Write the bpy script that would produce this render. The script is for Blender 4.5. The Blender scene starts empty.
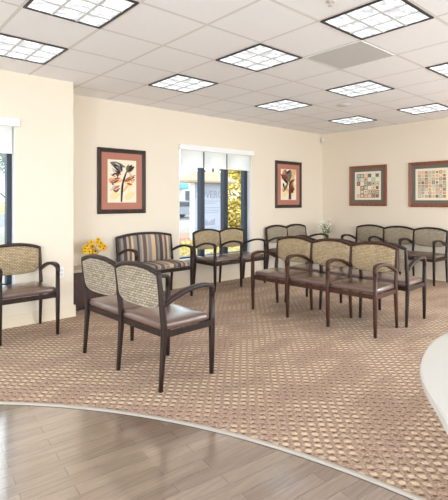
import bpy, bmesh, math, random
from mathutils import Vector
random.seed(7)
PI = math.pi
scene = bpy.context.scene
col = scene.collection
TILE = 0.6096
CEIL = 2.74

# ------------------------------------------------------------------ materials
def new_mat(name):
    m = bpy.data.materials.new(name); m.use_nodes = True
    nt = m.node_tree
    return m, nt, nt.nodes['Principled BSDF']

def lin(c):
    return tuple(((v/255)/12.92 if v/255 <= .04045 else ((v/255+.055)/1.055)**2.4) for v in c) + (1.0,)

def flat(name, c, rough=.5, metal=0.0, bump=0.0, bscale=60, coat=0.0, var=0.0):
    m, nt, b = new_mat(name)
    b.inputs['Base Color'].default_value = lin(c)
    b.inputs['Roughness'].default_value = rough
    b.inputs['Metallic'].default_value = metal
    b.inputs['Coat Weight'].default_value = coat; b.inputs['Coat Roughness'].default_value = .22
    tc = nt.nodes.new('ShaderNodeTexCoord')
    n = nt.nodes.new('ShaderNodeTexNoise'); n.inputs['Scale'].default_value = bscale
    nt.links.new(tc.outputs['Object'], n.inputs['Vector'])
    if var > 0:
        mx = nt.nodes.new('ShaderNodeMix'); mx.data_type = 'RGBA'
        a = lin(c); mx.inputs['A'].default_value = tuple(v*(1-var) for v in a[:3])+(1,)
        mx.inputs['B'].default_value = tuple(min(1, v*(1+var)) for v in a[:3])+(1,)
        nt.links.new(n.outputs['Fac'], mx.inputs['Factor'])
        nt.links.new(mx.outputs['Result'], b.inputs['Base Color'])
    if bump > 0:
        bp = nt.nodes.new('ShaderNodeBump'); bp.inputs['Strength'].default_value = bump
        bp.inputs['Distance'].default_value = .004
        nt.links.new(n.outputs['Fac'], bp.inputs['Height'])
        nt.links.new(bp.outputs['Normal'], b.inputs['Normal'])
    return m

def node(nt, kind, **kw):
    n = nt.nodes.new(kind)
    for k, v in kw.items():
        setattr(n, k, v)
    return n

def mth(nt, op, a, b=None, c=None):
    n = nt.nodes.new('ShaderNodeMath'); n.operation = op
    for i, v in enumerate((a, b, c)):
        if v is None: continue
        if isinstance(v, (int, float)): n.inputs[i].default_value = v
        else: nt.links.new(v, n.inputs[i])
    return n.outputs[0]

def mixc(nt, f, a, b):
    n = nt.nodes.new('ShaderNodeMix'); n.data_type = 'RGBA'
    if isinstance(f, (int, float)): n.inputs['Factor'].default_value = f
    else: nt.links.new(f, n.inputs['Factor'])
    for k, v in (('A', a), ('B', b)):
        if isinstance(v, tuple): n.inputs[k].default_value = v
        else: nt.links.new(v, n.inputs[k])
    return n.outputs['Result']

def ramp(nt, f, stops, interp='LINEAR'):
    r = nt.nodes.new('ShaderNodeValToRGB'); r.color_ramp.interpolation = interp
    e = r.color_ramp.elements
    while len(e) > 1: e.remove(e[-1])
    e[0].position, e[0].color = stops[0]
    for p, c in stops[1:]:
        x = e.new(p); x.color = c
    nt.links.new(f, r.inputs['Fac'])
    return r.outputs['Color']

def wood(name, c1, c2, rough=.35, scale=1.0, coat=.0):
    m, nt, b = new_mat(name)
    tc = node(nt, 'ShaderNodeTexCoord'); mp = node(nt, 'ShaderNodeMapping')
    mp.inputs['Scale'].default_value = (30*scale, 30*scale, 3*scale)
    nt.links.new(tc.outputs['Object'], mp.inputs['Vector'])
    n = node(nt, 'ShaderNodeTexNoise'); n.inputs['Scale'].default_value = 2; n.inputs['Detail'].default_value = 5
    nt.links.new(mp.outputs['Vector'], n.inputs['Vector'])
    cr = ramp(nt, n.outputs['Fac'], [(.3, lin(c1)), (.7, lin(c2))])
    nt.links.new(cr, b.inputs['Base Color'])
    b.inputs['Roughness'].default_value = rough
    b.inputs['Specular IOR Level'].default_value = .35
    b.inputs['Coat Weight'].default_value = coat
    return m

def tweed(name, light, mid, dark, k=1.0):
    m, nt, b = new_mat(name)
    tc = node(nt, 'ShaderNodeTexCoord'); sp = node(nt, 'ShaderNodeSeparateXYZ')
    nt.links.new(tc.outputs['Object'], sp.inputs[0])
    cb = node(nt, 'ShaderNodeCombineXYZ')
    nt.links.new(sp.outputs['X'], cb.inputs['X']); nt.links.new(sp.outputs['Z'], cb.inputs['Y'])
    br = node(nt, 'ShaderNodeTexBrick'); br.offset = .5
    br.inputs['Scale'].default_value = 1
    br.inputs['Brick Width'].default_value = .034*k; br.inputs['Row Height'].default_value = .016*k
    br.inputs['Mortar Size'].default_value = .0028; br.inputs['Mortar Smooth'].default_value = .4
    br.inputs['Color1'].default_value = lin(light); br.inputs['Color2'].default_value = lin(mid)
    br.inputs['Mortar'].default_value = lin(dark)
    nt.links.new(cb.outputs[0], br.inputs['Vector'])
    n = node(nt, 'ShaderNodeTexNoise'); n.inputs['Scale'].default_value = 220
    nt.links.new(tc.outputs['Object'], n.inputs['Vector'])
    f = mth(nt, 'MULTIPLY', n.outputs['Fac'], .25)
    out = mixc(nt, f, br.outputs['Color'], lin(mid))
    nt.links.new(out, b.inputs['Base Color'])
    b.inputs['Roughness'].default_value = .9
    bp = node(nt, 'ShaderNodeBump'); bp.inputs['Strength'].default_value = .4; bp.inputs['Distance'].default_value = .002
    nt.links.new(br.outputs['Fac'], bp.inputs['Height']); bp.invert = True
    nt.links.new(bp.outputs['Normal'], b.inputs['Normal'])
    return m

def stripes(name):
    m, nt, b = new_mat(name)
    tc = node(nt, 'ShaderNodeTexCoord'); sp = node(nt, 'ShaderNodeSeparateXYZ')
    nt.links.new(tc.outputs['Object'], sp.inputs[0])
    x = mth(nt, 'ADD', sp.outputs['X'], 5.0)
    fr = mth(nt, 'FRACT', mth(nt, 'DIVIDE', x, .60))
    D, T, G, B_, P = (112,92,82), (216,184,144), (144,138,132), (84,68,61), (186,166,148)
    st = [(0, D), (.10, P), (.15, G), (.24, T), (.35, D), (.41, G), (.47, B_), (.56, P), (.62, D), (.68, T), (.74, G), (.84, B_), (.90, G), (.95, P)]
    c = ramp(nt, fr, [(p, lin(k)) for p, k in st], 'CONSTANT')
    nt.links.new(c, b.inputs['Base Color']); b.inputs['Roughness'].default_value = .85
    return m

def carpet_mat():
    m, nt, b = new_mat('patterned carpet')
    tc = node(nt, 'ShaderNodeTexCoord'); mp = node(nt, 'ShaderNodeMapping')
    mp.inputs['Rotation'].default_value = (0, 0, math.radians(45))
    nt.links.new(tc.outputs['Object'], mp.inputs['Vector'])
    # slight wobble
    nz = node(nt, 'ShaderNodeTexNoise'); nz.inputs['Scale'].default_value = 9
    nt.links.new(tc.outputs['Object'], nz.inputs['Vector'])
    va = node(nt, 'ShaderNodeVectorMath', operation='MULTIPLY_ADD')
    va.inputs[1].default_value = (.02, .02, 0)
    nt.links.new(nz.outputs['Color'], va.inputs[0]); nt.links.new(mp.outputs[0], va.inputs[2])
    sp = node(nt, 'ShaderNodeSeparateXYZ'); nt.links.new(va.outputs[0], sp.inputs[0])
    Pp = .0585
    u = mth(nt, 'SUBTRACT', mth(nt, 'FRACT', mth(nt, 'DIVIDE', mth(nt, 'ADD', sp.outputs['X'], 50), Pp)), .5)
    # shift odd columns so that the dots stand in staggered rows
    v = mth(nt, 'SUBTRACT', mth(nt, 'FRACT', mth(nt, 'DIVIDE', mth(nt, 'ADD', sp.outputs['Y'], 50), Pp)), .5)
    r2 = mth(nt, 'ADD', mth(nt, 'POWER', mth(nt, 'ABSOLUTE', mth(nt, 'MULTIPLY', u, 1.0)), 2.4), mth(nt, 'POWER', mth(nt, 'ABSOLUTE', mth(nt, 'MULTIPLY', v, 1.25)), 2.4))
    dot = mth(nt, 'SUBTRACT', 1.0, mth(nt, 'MULTIPLY', mth(nt, 'SUBTRACT', r2, .035), 15.0)); 
    dotc = nt.nodes.new('ShaderNodeClamp'); nt.links.new(dot, dotc.inputs[0])
    # big patches where the dots fade
    n2 = node(nt, 'ShaderNodeTexNoise'); n2.inputs['Scale'].default_value = 1.9; n2.inputs['Detail'].default_value = 2
    mp2 = node(nt, 'ShaderNodeMapping'); mp2.inputs['Rotation'].default_value = (0, 0, math.radians(20)); mp2.inputs['Scale'].default_value = (1, 2.2, 1)
    nt.links.new(tc.outputs['Object'], mp2.inputs['Vector']); nt.links.new(mp2.outputs[0], n2.inputs['Vector'])
    patch = ramp(nt, n2.outputs['Fac'], [(.42, (.10,)*3+(1,)), (.56, (1.0,)*3+(1,))])
    f = mth(nt, 'MULTIPLY', dotc.outputs[0], patch)
    n3 = node(nt, 'ShaderNodeTexNoise'); n3.inputs['Scale'].default_value = 75; n3.inputs['Detail'].default_value = 3
    nt.links.new(tc.outputs['Object'], n3.inputs['Vector'])
    base = ramp(nt, n3.outputs['Fac'], [(.32, lin(CARPET[0])), (.5, lin(CARPET[1])), (.68, lin(CARPET[2]))])
    dots = ramp(nt, n3.outputs['Fac'], [(.3, lin(CARPET[3])), (.7, lin(CARPET[4]))])
    va_ = mth(nt, 'SUBTRACT', mth(nt, 'ABSOLUTE', v), .5)
    ua_ = mth(nt, 'SUBTRACT', mth(nt, 'ABSOLUTE', u), .1)
    r3 = mth(nt, 'ADD', mth(nt, 'POWER', mth(nt, 'ABSOLUTE', mth(nt, 'MULTIPLY', u, .9)), 2.0), mth(nt, 'POWER', mth(nt, 'ABSOLUTE', mth(nt, 'MULTIPLY', va_, 1.9)), 2.0))
    loop_shade = nt.nodes.new('ShaderNodeClamp'); nt.links.new(mth(nt, 'SUBTRACT', 1.0, mth(nt, 'MULTIPLY', r3, 11.0)), loop_shade.inputs[0])  # shadow beside the carpet loops, put into the colour as dark flecks
    base = mixc(nt, mth(nt, 'MULTIPLY', loop_shade.outputs[0], .9), base, lin((92,66,56)))
    c = mixc(nt, f, base, dots)
    nt.links.new(c, b.inputs['Base Color']); b.inputs['Roughness'].default_value = 1.0
    b.inputs['Specular IOR Level'].default_value = .1
    bp = node(nt, 'ShaderNodeBump'); bp.inputs['Strength'].default_value = .7; bp.inputs['Distance'].default_value = .006
    nt.links.new(mth(nt, 'ADD', dotc.outputs[0], mth(nt, 'MULTIPLY', n3.outputs['Fac'], .6)), bp.inputs['Height'])
    nt.links.new(bp.outputs['Normal'], b.inputs['Normal'])
    return m
CARPET = [(138,112,98), (178,150,131), (204,178,158), (206,180,150), (240,220,188)]

def plank_mat():
    m, nt, b = new_mat('vinyl planks')
    tc = node(nt, 'ShaderNodeTexCoord'); mp = node(nt, 'ShaderNodeMapping')
    mp.inputs['Rotation'].default_value = (0, 0, math.radians(6))
    nt.links.new(tc.outputs['Object'], mp.inputs['Vector'])
    br = node(nt, 'ShaderNodeTexBrick'); br.offset = .37
    br.inputs['Scale'].default_value = 1; br.inputs['Brick Width'].default_value = .62; br.inputs['Row Height'].default_value = .082
    br.inputs['Mortar Size'].default_value = .0016; br.inputs['Bias'].default_value = 0
    br.inputs['Color1'].default_value = lin((158,136,118)); br.inputs['Color2'].default_value = lin((128,107,91))
    br.inputs['Mortar'].default_value = lin((84,68,58))
    nt.links.new(mp.outputs[0], br.inputs['Vector'])
    m2 = node(nt, 'ShaderNodeMapping'); m2.inputs['Scale'].default_value = (2.2, 34, 1); m2.inputs['Rotation'].default_value = (0, 0, math.radians(6))
    nt.links.new(tc.outputs['Object'], m2.inputs['Vector'])
    n = node(nt, 'ShaderNodeTexNoise'); n.inputs['Scale'].default_value = 1.6; n.inputs['Detail'].default_value = 6
    nt.links.new(m2.outputs[0], n.inputs['Vector'])
    g = ramp(nt, n.outputs['Fac'], [(.3, lin((108,88,74))), (.7, lin((172,150,131)))])
    c = mixc(nt, .30, br.outputs['Color'], g)
    nt.links.new(c, b.inputs['Base Color'])
    b.inputs['Roughness'].default_value = .22
    b.inputs['Specular IOR Level'].default_value = .75
    b.inputs['Coat Weight'].default_value = 1; b.inputs['Coat Roughness'].default_value = .12; b.inputs['Coat IOR'].default_value = 2.3
    bp = node(nt, 'ShaderNodeBump'); bp.inputs['Strength'].default_value = .15; bp.inputs['Distance'].default_value = .002
    nt.links.new(n.outputs['Fac'], bp.inputs['Height']); nt.links.new(bp.outputs['Normal'], b.inputs['Normal'])
    return m

def ceiling_mat():
    m, nt, b = new_mat('acoustic tile ceiling')
    tc = node(nt, 'ShaderNodeTexCoord'); sp = node(nt, 'ShaderNodeSeparateXYZ')
    nt.links.new(tc.outputs['Object'], sp.inputs[0])
    def dist(o):
        fr = mth(nt, 'FRACT', mth(nt, 'ADD', mth(nt, 'DIVIDE', mth(nt, 'ADD', o, TILE*40), TILE), .5))
        return mth(nt, 'ABSOLUTE', mth(nt, 'SUBTRACT', fr, .5))
    d = mth(nt, 'MINIMUM', dist(sp.outputs['X']), dist(sp.outputs['Y']))
    ln = mth(nt, 'LESS_THAN', d, .013)
    edge = mth(nt, 'MULTIPLY', mth(nt, 'LESS_THAN', d, .019), mth(nt, 'SUBTRACT', 1.0, ln))
    n = node(nt, 'ShaderNodeTexNoise'); n.inputs['Scale'].default_value = 130
    nt.links.new(tc.outputs['Object'], n.inputs['Vector'])
    base = ramp(nt, n.outputs['Fac'], [(.35, lin((240,238,238))), (.6, lin((248,247,247)))])
    c = mixc(nt, ln, base, lin((228,224,219)))
    c = mixc(nt, edge, c, lin((196,190,184)))
    nt.links.new(c, b.inputs['Base Color']); b.inputs['Roughness'].default_value = .9
    return m

def perf_mat():
    m, nt, b = new_mat('perforated grey metal')
    tc = node(nt, 'ShaderNodeTexCoord')
    v = node(nt, 'ShaderNodeTexVoronoi'); v.inputs['Scale'].default_value = 140; v.inputs['Randomness'].default_value = 0
    nt.links.new(tc.outputs['Object'], v.inputs['Vector'])
    c = ramp(nt, v.outputs['Distance'], [(.25, lin((160,158,156))), (.4, lin((214,212,210)))])
    nt.links.new(c, b.inputs['Base Color']); b.inputs['Roughness'].default_value = .6
    return m

def emit(name, c, s):
    m, nt, b = new_mat(name)
    b.inputs['Base Color'].default_value = (.8, .8, .8, 1)
    b.inputs['Emission Color'].default_value = c; b.inputs['Emission Strength'].default_value = s
    return m

def diffuser_mat():
    m, nt, b = new_mat('prismatic lamp diffuser')
    b.inputs['Base Color'].default_value = (.45, .45, .45, 1)
    tc = node(nt, 'ShaderNodeTexCoord'); mp = node(nt, 'ShaderNodeMapping'); mp.inputs['Scale'].default_value = (1, 1.7, 1)
    n = node(nt, 'ShaderNodeTexNoise'); n.inputs['Scale'].default_value = 8; n.inputs['Detail'].default_value = 1.5
    nt.links.new(tc.outputs['Object'], mp.inputs['Vector']); nt.links.new(mp.outputs[0], n.inputs['Vector'])
    s = nt.nodes.new('ShaderNodeMapRange'); s.inputs['From Min'].default_value = .40; s.inputs['From Max'].default_value = .72
    s.inputs['To Min'].default_value = .42; s.inputs['To Max'].default_value = 1.5
    nt.links.new(n.outputs['Fac'], s.inputs['Value']); nt.links.new(s.outputs[0], b.inputs['Emission Strength'])
    b.inputs['Emission Color'].default_value = (.86, .935, 1.0, 1)
    return m

def glass_mat():
    m = bpy.data.materials.new('window glass'); m.use_nodes = True; nt = m.node_tree
    for n in list(nt.nodes): nt.nodes.remove(n)
    o = nt.nodes.new('ShaderNodeOutputMaterial'); t = nt.nodes.new('ShaderNodeBsdfTransparent')
    t.inputs[0].default_value = (.95, .98, .98, 1)
    g = nt.nodes.new('ShaderNodeBsdfGlossy'); g.inputs['Roughness'].default_value = .02
    mx = nt.nodes.new('ShaderNodeMixShader')
    mx.inputs[0].default_value = .04; nt.links.new(t.outputs[0], mx.inputs[1]); nt.links.new(g.outputs[0], mx.inputs[2])
    nt.links.new(mx.outputs[0], o.inputs[0])
    return m

def leaf_mat(name, c1, c2, c3):
    m, nt, b = new_mat(name)
    tc = node(nt, 'ShaderNodeTexCoord'); n = node(nt, 'ShaderNodeTexNoise'); n.inputs['Scale'].default_value = 7; n.inputs['Detail'].default_value = 4
    nt.links.new(tc.outputs['Object'], n.inputs['Vector'])
    c = ramp(nt, n.outputs['Fac'], [(.32, lin(c1)), (.5, lin(c2)), (.68, lin(c3))])
    nt.links.new(c, b.inputs['Base Color']); b.inputs['Roughness'].default_value = .7
    return m

def shade_mat():
    m, nt, b = new_mat('translucent shade cloth')
    b.inputs['Base Color'].default_value = lin((250,247,240)); b.inputs['Roughness'].default_value = .9
    o = nt.nodes['Material Output']; t = nt.nodes.new('ShaderNodeBsdfTranslucent'); t.inputs[0].default_value = (.97, .96, .93, 1)
    mx = nt.nodes.new('ShaderNodeMixShader'); mx.inputs[0].default_value = .5
    nt.links.new(b.outputs[0], mx.inputs[1]); nt.links.new(t.outputs[0], mx.inputs[2]); nt.links.new(mx.outputs[0], o.inputs[0])
    return m

M = dict(
    wall=flat('warm cream wall paint', (237,223,203), .85, bump=.05, bscale=90),
    base=flat('cream trim paint', (236,220,194), .5),
    white=flat('white paint', (246,244,240), .45),
    ceil=ceiling_mat(), carpet=carpet_mat(), plank=plank_mat(), perf=perf_mat(),
    strip=flat('brushed aluminium strip', (205,198,188), .35, metal=.3),
    stripedark=flat('dark joint', (70,62,56), .7),
    espresso=wood('espresso stained wood', (34,23,20), (54,38,33), .42, coat=.0),
    walnut=wood('walnut stained wood', (54,32,24), (84,52,38), .42, coat=.0),
    vinyl=flat('brown vinyl', (104,78,68), .34, bump=.02, bscale=30, coat=1.0),
    tan=tweed('tan tweed', (206,186,150), (170,148,112), (116,94,70), 1.0),
    grey=tweed('tweed toned grey brown by light', (186,172,150), (146,132,113), (86,76,66), 1.2),  # same fabric as the tan one, its greyer lighting put into the colour
    taupe=tweed('tweed toned taupe by light', (192,180,156), (158,145,122), (112,100,84)),  # tan fabric again, toned down in colour for the light on these rows
    piping=flat('pale piping', (172,160,142), .6),
    stripes=stripes('striped upholstery'),
    cabinet=wood('dark cabinet wood', (58,38,34), (82,56,50), .45),
    cabtop=flat('beige laminate top', (178,160,140), .35),
    black=flat('black metal trim', (44,40,38), .5),
    louver=flat('white louver', (214,214,212), .5),
    lamp=diffuser_mat(),
    bluegrey=flat('dark blue grey aluminium', (46,54,68), .35, metal=.2),
    glass=glass_mat(), shade=shade_mat(),
    counter=flat('white solid surface', (208,206,200), .25, coat=.2),
    countb=flat('warm counter panel', (196,176,150), .5),
    plastic=flat('white plastic', (240,238,232), .4),
    framedark=wood('dark picture frame', (48,36,30), (70,54,46), .4),
    framered=wood('reddish brown picture frame', (120,72,54), (152,98,74), .4),
    mat=flat('rust mat board', (184,124,104), .9, bump=.1, bscale=300),
    greymat=flat('olive grey mat board', (112,108,98), .9),
    paper=flat('cream art paper', (244,230,204), .9, bscale=8, var=.06),
)

# ------------------------------------------------------------------ builders
def link(name, bm, m, parent=None, smooth=False, bevel=0.0):
    me = bpy.data.meshes.new(name)
    bmesh.ops.recalc_face_normals(bm, faces=bm.faces)
    bm.to_mesh(me); bm.free()
    for mm in (m if isinstance(m, (list, tuple)) else [m]): me.materials.append(mm)
    if smooth:
        for p in me.polygons: p.use_smooth = True
    o = bpy.data.objects.new(name, me); col.objects.link(o)
    if parent: o.parent = parent
    if bevel:
        md = o.modifiers.new('bevel', 'BEVEL'); md.width = bevel; md.segments = 2; md.limit_method = 'ANGLE'
    return o

def empty(name, label, cat, loc=(0, 0, 0), rz=0, group=None):
    o = bpy.data.objects.new(name, None); col.objects.link(o)
    o.empty_display_size = .1
    o.location = loc; o.rotation_euler = (0, 0, rz); tag(o, label, cat, group)
    return o

def tag(o, label=None, cat=None, group=None, kind=None):
    if label: o['label'] = label
    if cat: o['category'] = cat
    if group: o['group'] = group
    if kind: o['kind'] = kind
    return o

def struct(name, bm, m, **k):
    o = link(name, bm, m, **k); o['kind'] = 'structure'; return o

def box(bm, x0, x1, y0, y1, z0, z1, mi=0):
    vs = [bm.verts.new((x, y, z)) for x in (x0, x1) for y in (y0, y1) for z in (z0, z1)]
    for q in ((0,1,3,2), (4,6,7,5), (0,4,5,1), (2,3,7,6), (0,2,6,4), (1,5,7,3)):
        f = bm.faces.new([vs[i] for i in q]); f.material_index = mi
    return vs

def B(*a):
    bm = bmesh.new(); box(bm, *a); return bm

def rr_profile(w, t, r):
    pts = []
    r = min(r, w*.49, t*.49)
    for cx, cy, a0 in ((w/2-r, t/2-r, 0), (-w/2+r, t/2-r, 90), (-w/2+r, -t/2+r, 180), (w/2-r, -t/2+r, 270)):
        for k in range(3):
            a = math.radians(a0+45*k); pts.append((cx+r*math.cos(a), cy+r*math.sin(a)))
    return pts

def sweep(bm, path, side, w, t, r=.006, mi=0):
    path = [Vector(p) for p in path]; side = Vector(side).normalized(); n = len(path)
    W = w if isinstance(w, (list, tuple)) else [w]*n
    T = t if isinstance(t, (list, tuple)) else [t]*n
    rings = []
    for i, p in enumerate(path):
        a = path[max(0, i-1)]; b = path[min(n-1, i+1)]
        tg = (b-a).normalized(); s = (side - tg*side.dot(tg)).normalized(); nn = tg.cross(s)
        rings.append([bm.verts.new(p+s*u+nn*v) for u, v in rr_profile(W[i], T[i], r)])
    k = len(rings[0])
    for i in range(n-1):
        for j in range(k):
            f = bm.faces.new((rings[i][j], rings[i][(j+1) % k], rings[i+1][(j+1) % k], rings[i+1][j])); f.material_index = mi
    for rg in (rings[0], rings[-1]):
        f = bm.faces.new(rg); f.material_index = mi

def tube(bm, path, rad, seg=8, closed=False, mi=0):
    path = [Vector(p) for p in path]; n = len(path); rings = []
    R = rad if isinstance(rad, (list, tuple)) else [rad]*n
    for i, p in enumerate(path):
        a = path[(i-1) % n] if closed or i > 0 else path[0]
        b = path[(i+1) % n] if closed or i < n-1 else path[-1]
        tg = (b-a).normalized()
        up = Vector((0, 0, 1)) if abs(tg.z) < .9 else Vector((1, 0, 0))
        s = tg.cross(up).normalized(); nn = tg.cross(s)
        rings.append([bm.verts.new(p+(s*math.cos(2*PI*j/seg)+nn*math.sin(2*PI*j/seg))*R[i]) for j in range(seg)])
    for i in range(n if closed else n-1):
        A, C_ = rings[i], rings[(i+1) % n]
        for j in range(seg):
            f = bm.faces.new((A[j], A[(j+1) % seg], C_[(j+1) % seg], C_[j])); f.material_index = mi
    if not closed:
        for rg in (rings[0], rings[-1]):
            f = bm.faces.new(rg); f.material_index = mi

def loft(bm, rings, mi=0):
    """rings: lists of equal length; the first and last are closed with a fan"""
    R = [[bm.verts.new(p) for p in rg] for rg in rings]
    k = len(R[0])
    for a, b in zip(R, R[1:]):
        for j in range(k):
            f = bm.faces.new((a[j], a[(j+1) % k], b[(j+1) % k], b[j])); f.material_index = mi
    for rg in (R[0], R[-1]):
        c = Vector((0, 0, 0))
        for v in rg: c += v.co
        cv = bm.verts.new(c/k)
        for j in range(k):
            f = bm.faces.new((rg[j], rg[(j+1) % k], cv)); f.material_index = mi

def lathe(bm, prof, x, y, seg=20, mi=0):
    rings = [[(x+r*math.cos(2*PI*j/seg), y+r*math.sin(2*PI*j/seg), z) for j in range(seg)] for r, z in prof]
    loft(bm, rings, mi)

def children(o): return [c for c in bpy.data.objects if c.parent == o]

# ------------------------------------------------------------------ camera
cam = bpy.data.cameras.new('camera'); co = bpy.data.objects.new('camera', cam); col.objects.link(co)
cam.sensor_fit = 'HORIZONTAL'; cam.sensor_width = 36; cam.lens = 438.94*36/448
cam.shift_x = (224-206.18)/448; cam.shift_y = -(250-200.28)/448
co.location = (-1.622, -3.241, 1.36); co.rotation_euler = (PI/2, 0, -.701)
cam.clip_start = .02
scene.camera = co

# ------------------------------------------------------------------ room shell
YA, XB, YN, XN = 2.24, 6.20, 1.70, .51
XL, YF = -4.6, -6.2
T = .18
WX0, WX1, WZ0, WZ1 = 2.455, 4.055, .41, 2.235      # window in the far wall
NX0, NX1 = -1.75, -.146                             # window in the near wall

bm = bmesh.new()
box(bm, XN-.001, WX0, YA, YA+T, 0, CEIL); box(bm, WX1, XB+T, YA, YA+T, 0, CEIL)
box(bm, WX0, WX1, YA, YA+T, 0, WZ0); box(bm, WX0, WX1, YA, YA+T, WZ1, CEIL)
struct('wall_back', bm, M['wall'])
bm = bmesh.new()
box(bm, XL, NX0, YN, YN+T, 0, CEIL); box(bm, NX1, XN, YN, YN+T, 0, CEIL)
box(bm, NX0, NX1, YN, YN+T, 0, WZ0); box(bm, NX0, NX1, YN, YN+T, WZ1, CEIL)
box(bm, XN-T, XN, YN+T, YA+T, 0, CEIL)
struct('wall_left_front', bm, M['wall'])

OX = []                                            # glazed openings behind and beside the camera, added unseen for fill light: (axis, wall, from, to)
def glazed(name, ax, a0, a1, w0, w1, openings, z0, z1, k, gains):
    bm = bmesh.new(); cur = a0
    def bx(p, q, zz0, zz1):
        if ax == 'x': box(bm, w0, w1, p, q, zz0, zz1)
        else: box(bm, p, q, w0, w1, zz0, zz1)
    for p, q in openings:
        bx(cur, p, 0, CEIL); bx(p, q, 0, z0); bx(p, q, z1, CEIL); cur = q
    bx(cur, a1, 0, CEIL)
    struct(name, bm, M['wall'])
    for (p, q), gain in zip(openings, gains):
        f = bmesh.new(); wm = (w0+w1)/2
        def fb(u0, u1, zz0, zz1):
            if ax == 'x': box(f, wm-.03, wm+.03, u0, u1, zz0, zz1)
            else: box(f, u0, u1, wm-.03, wm+.03, zz0, zz1)
        n = 3
        for t in range(n+1):
            c = p+.03+(q-p-.06)*t/n; fb(c-.03, c+.03, z0, z1)
        fb(p, q, z0, z0+.05); fb(p, q, z1-.05, z1)
        struct('window_%d' % k, f, M['bluegrey']); k += 1  # frame of an added opening, made up to carry fill light
        L = bpy.data.lights.new('fill_light', 'AREA'); L.shape = 'RECTANGLE'; L.size = q-p; L.size_y = z1-z0; L.energy = gain*FILL_DAY*(q-p)*(z1-z0); L.color = (.82, .92, 1)  # unseen area lamp added in each opening to brighten the room
        o = bpy.data.objects.new('fill_light', L); col.objects.link(o); m_ = (p+q)/2; zc = (z0+z1)/2
        out = -1 if (w0+w1)/2 < 0 else 1
        pos = (w0 if out < 0 else w1)+out*.03
        if ax == 'x': o.location = (pos, m_, zc); o.rotation_euler = (PI/2, 0, out*PI/2)
        else: o.location = (m_, pos, zc); o.rotation_euler = (PI/2, 0, 0 if out < 0 else PI)
        if ax == 'x': o.rotation_euler = (PI/2, 0, -PI/2 if out < 0 else PI/2)
FILL_DAY = 12.5  # strength of the added fill lamps
glazed('wall_left', 'x', YF, YN+T, XL-T, XL, [(-5.6, -2.4), (-1.8, 1.0)], .3, 2.5, 3, (2.6, .5))  # openings in these three walls are added to bring in fill
glazed('wall_right', 'x', YF, YA, XB, XB+T, [(-5.6, -3.0)], .3, 2.5, 8, (1.8,))
glazed('wall_front', 'y', XL-T, XB+T, YF-T, YF, [(-4.0, -1.2), (-.6, 2.2), (2.8, 5.8)], .3, 2.5, 5, (.15, .45, 2.0))
struct('ceiling', B(XL-T, XB+T, YF-T, YA+T, CEIL, CEIL+.12), M['ceil'])

# floor: carpet, with a round vinyl plank floor edged by a metal strip
CX, CY, CR = -3.305, -2.871, 3.735
def arc(r, a0, a1, n): return [(CX+r*math.cos(a0+(a1-a0)*i/n), CY+r*math.sin(a0+(a1-a0)*i/n)) for i in range(n+1)]
struct('floor', B(XL-T, XB+T, YF-T, YA+T, -.15, 0), M['carpet'])
# clip the disc to the room
def disc(r, z0, z1):
    bm = bmesh.new()
    pts = [(min(max(x, XL), XB), min(max(y, YF), YN)) for x, y in arc(r, 0, 2*PI, 160)[:-1]]
    out = []
    for p in pts:
        if not out or (abs(p[0]-out[-1][0])+abs(p[1]-out[-1][1])) > 1e-4: out.append(p)
    loft(bm, [[(x, y, z0) for x, y in out], [(x, y, z1) for x, y in out]])
    return bm
struct('floor_planks', disc(CR-.018, -.002, .0035), M['plank'])
def ringarc(r0, r1, z0, z1, a0, a1, n=120):
    bm = bmesh.new(); A = arc(r0, a0, a1, n); C_ = arc(r1, a0, a1, n)
    A2 = []
    q = []
    for (x0, y0), (x1, y1) in zip(A, C_):
        q.append([bm.verts.new(v) for v in ((x0, y0, z0), (x1, y1, z0), (x1, y1, z0+(z1-z0)*.6), ((x0*.35+x1*.65), (y0*.35+y1*.65), z1), ((x0*.7+x1*.3), (y0*.7+y1*.3), z1), (x0, y0, z0+(z1-z0)*.6))])
    for a, b in zip(q, q[1:]):
        for j in range(6): bm.faces.new((a[j], a[(j+1) % 6], b[(j+1) % 6], b[j]))
    bm.faces.new(q[0]); bm.faces.new(q[-1])
    return bm
struct('trim_1', ringarc(CR-.012, CR+.028, -.002, .009, -1.08, 1.24), M['strip'], smooth=False)
struct('trim_2', ringarc(CR-.021, CR-.0125, -.002, .005, -1.08, 1.24), M['stripedark'])

def baseboard(name, path, n):
    """path along the wall foot, n = inward normal per segment"""
    bm = bmesh.new()
    for (x0, y0, x1, y1), (nx, ny) in zip(path, n):
        for d, z0, z1 in ((.022, 0, .028), (.014, .028, .105), (.009, .105, .132)):
            xs = sorted((x0, x1)); ys = sorted((y0, y1))
            if nx: box(bm, *sorted((x0, x0+nx*d)), ys[0], ys[1], z0, z1)
            else: box(bm, xs[0], xs[1], *sorted((y0, y0+ny*d)), z0, z1)
    struct(name, bm, M['base'])
baseboard('baseboard_back', [(XN+.022, YA, XB-.022, YA)], [(0, -1)])
baseboard('baseboard_right', [(XB, YF, XB, YA)], [(-1, 0)])
baseboard('baseboard_left', [(XL, YN, XN+.022, YN), (XN, YN, XN, YA)], [(0, -1), (1, 0)])

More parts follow.
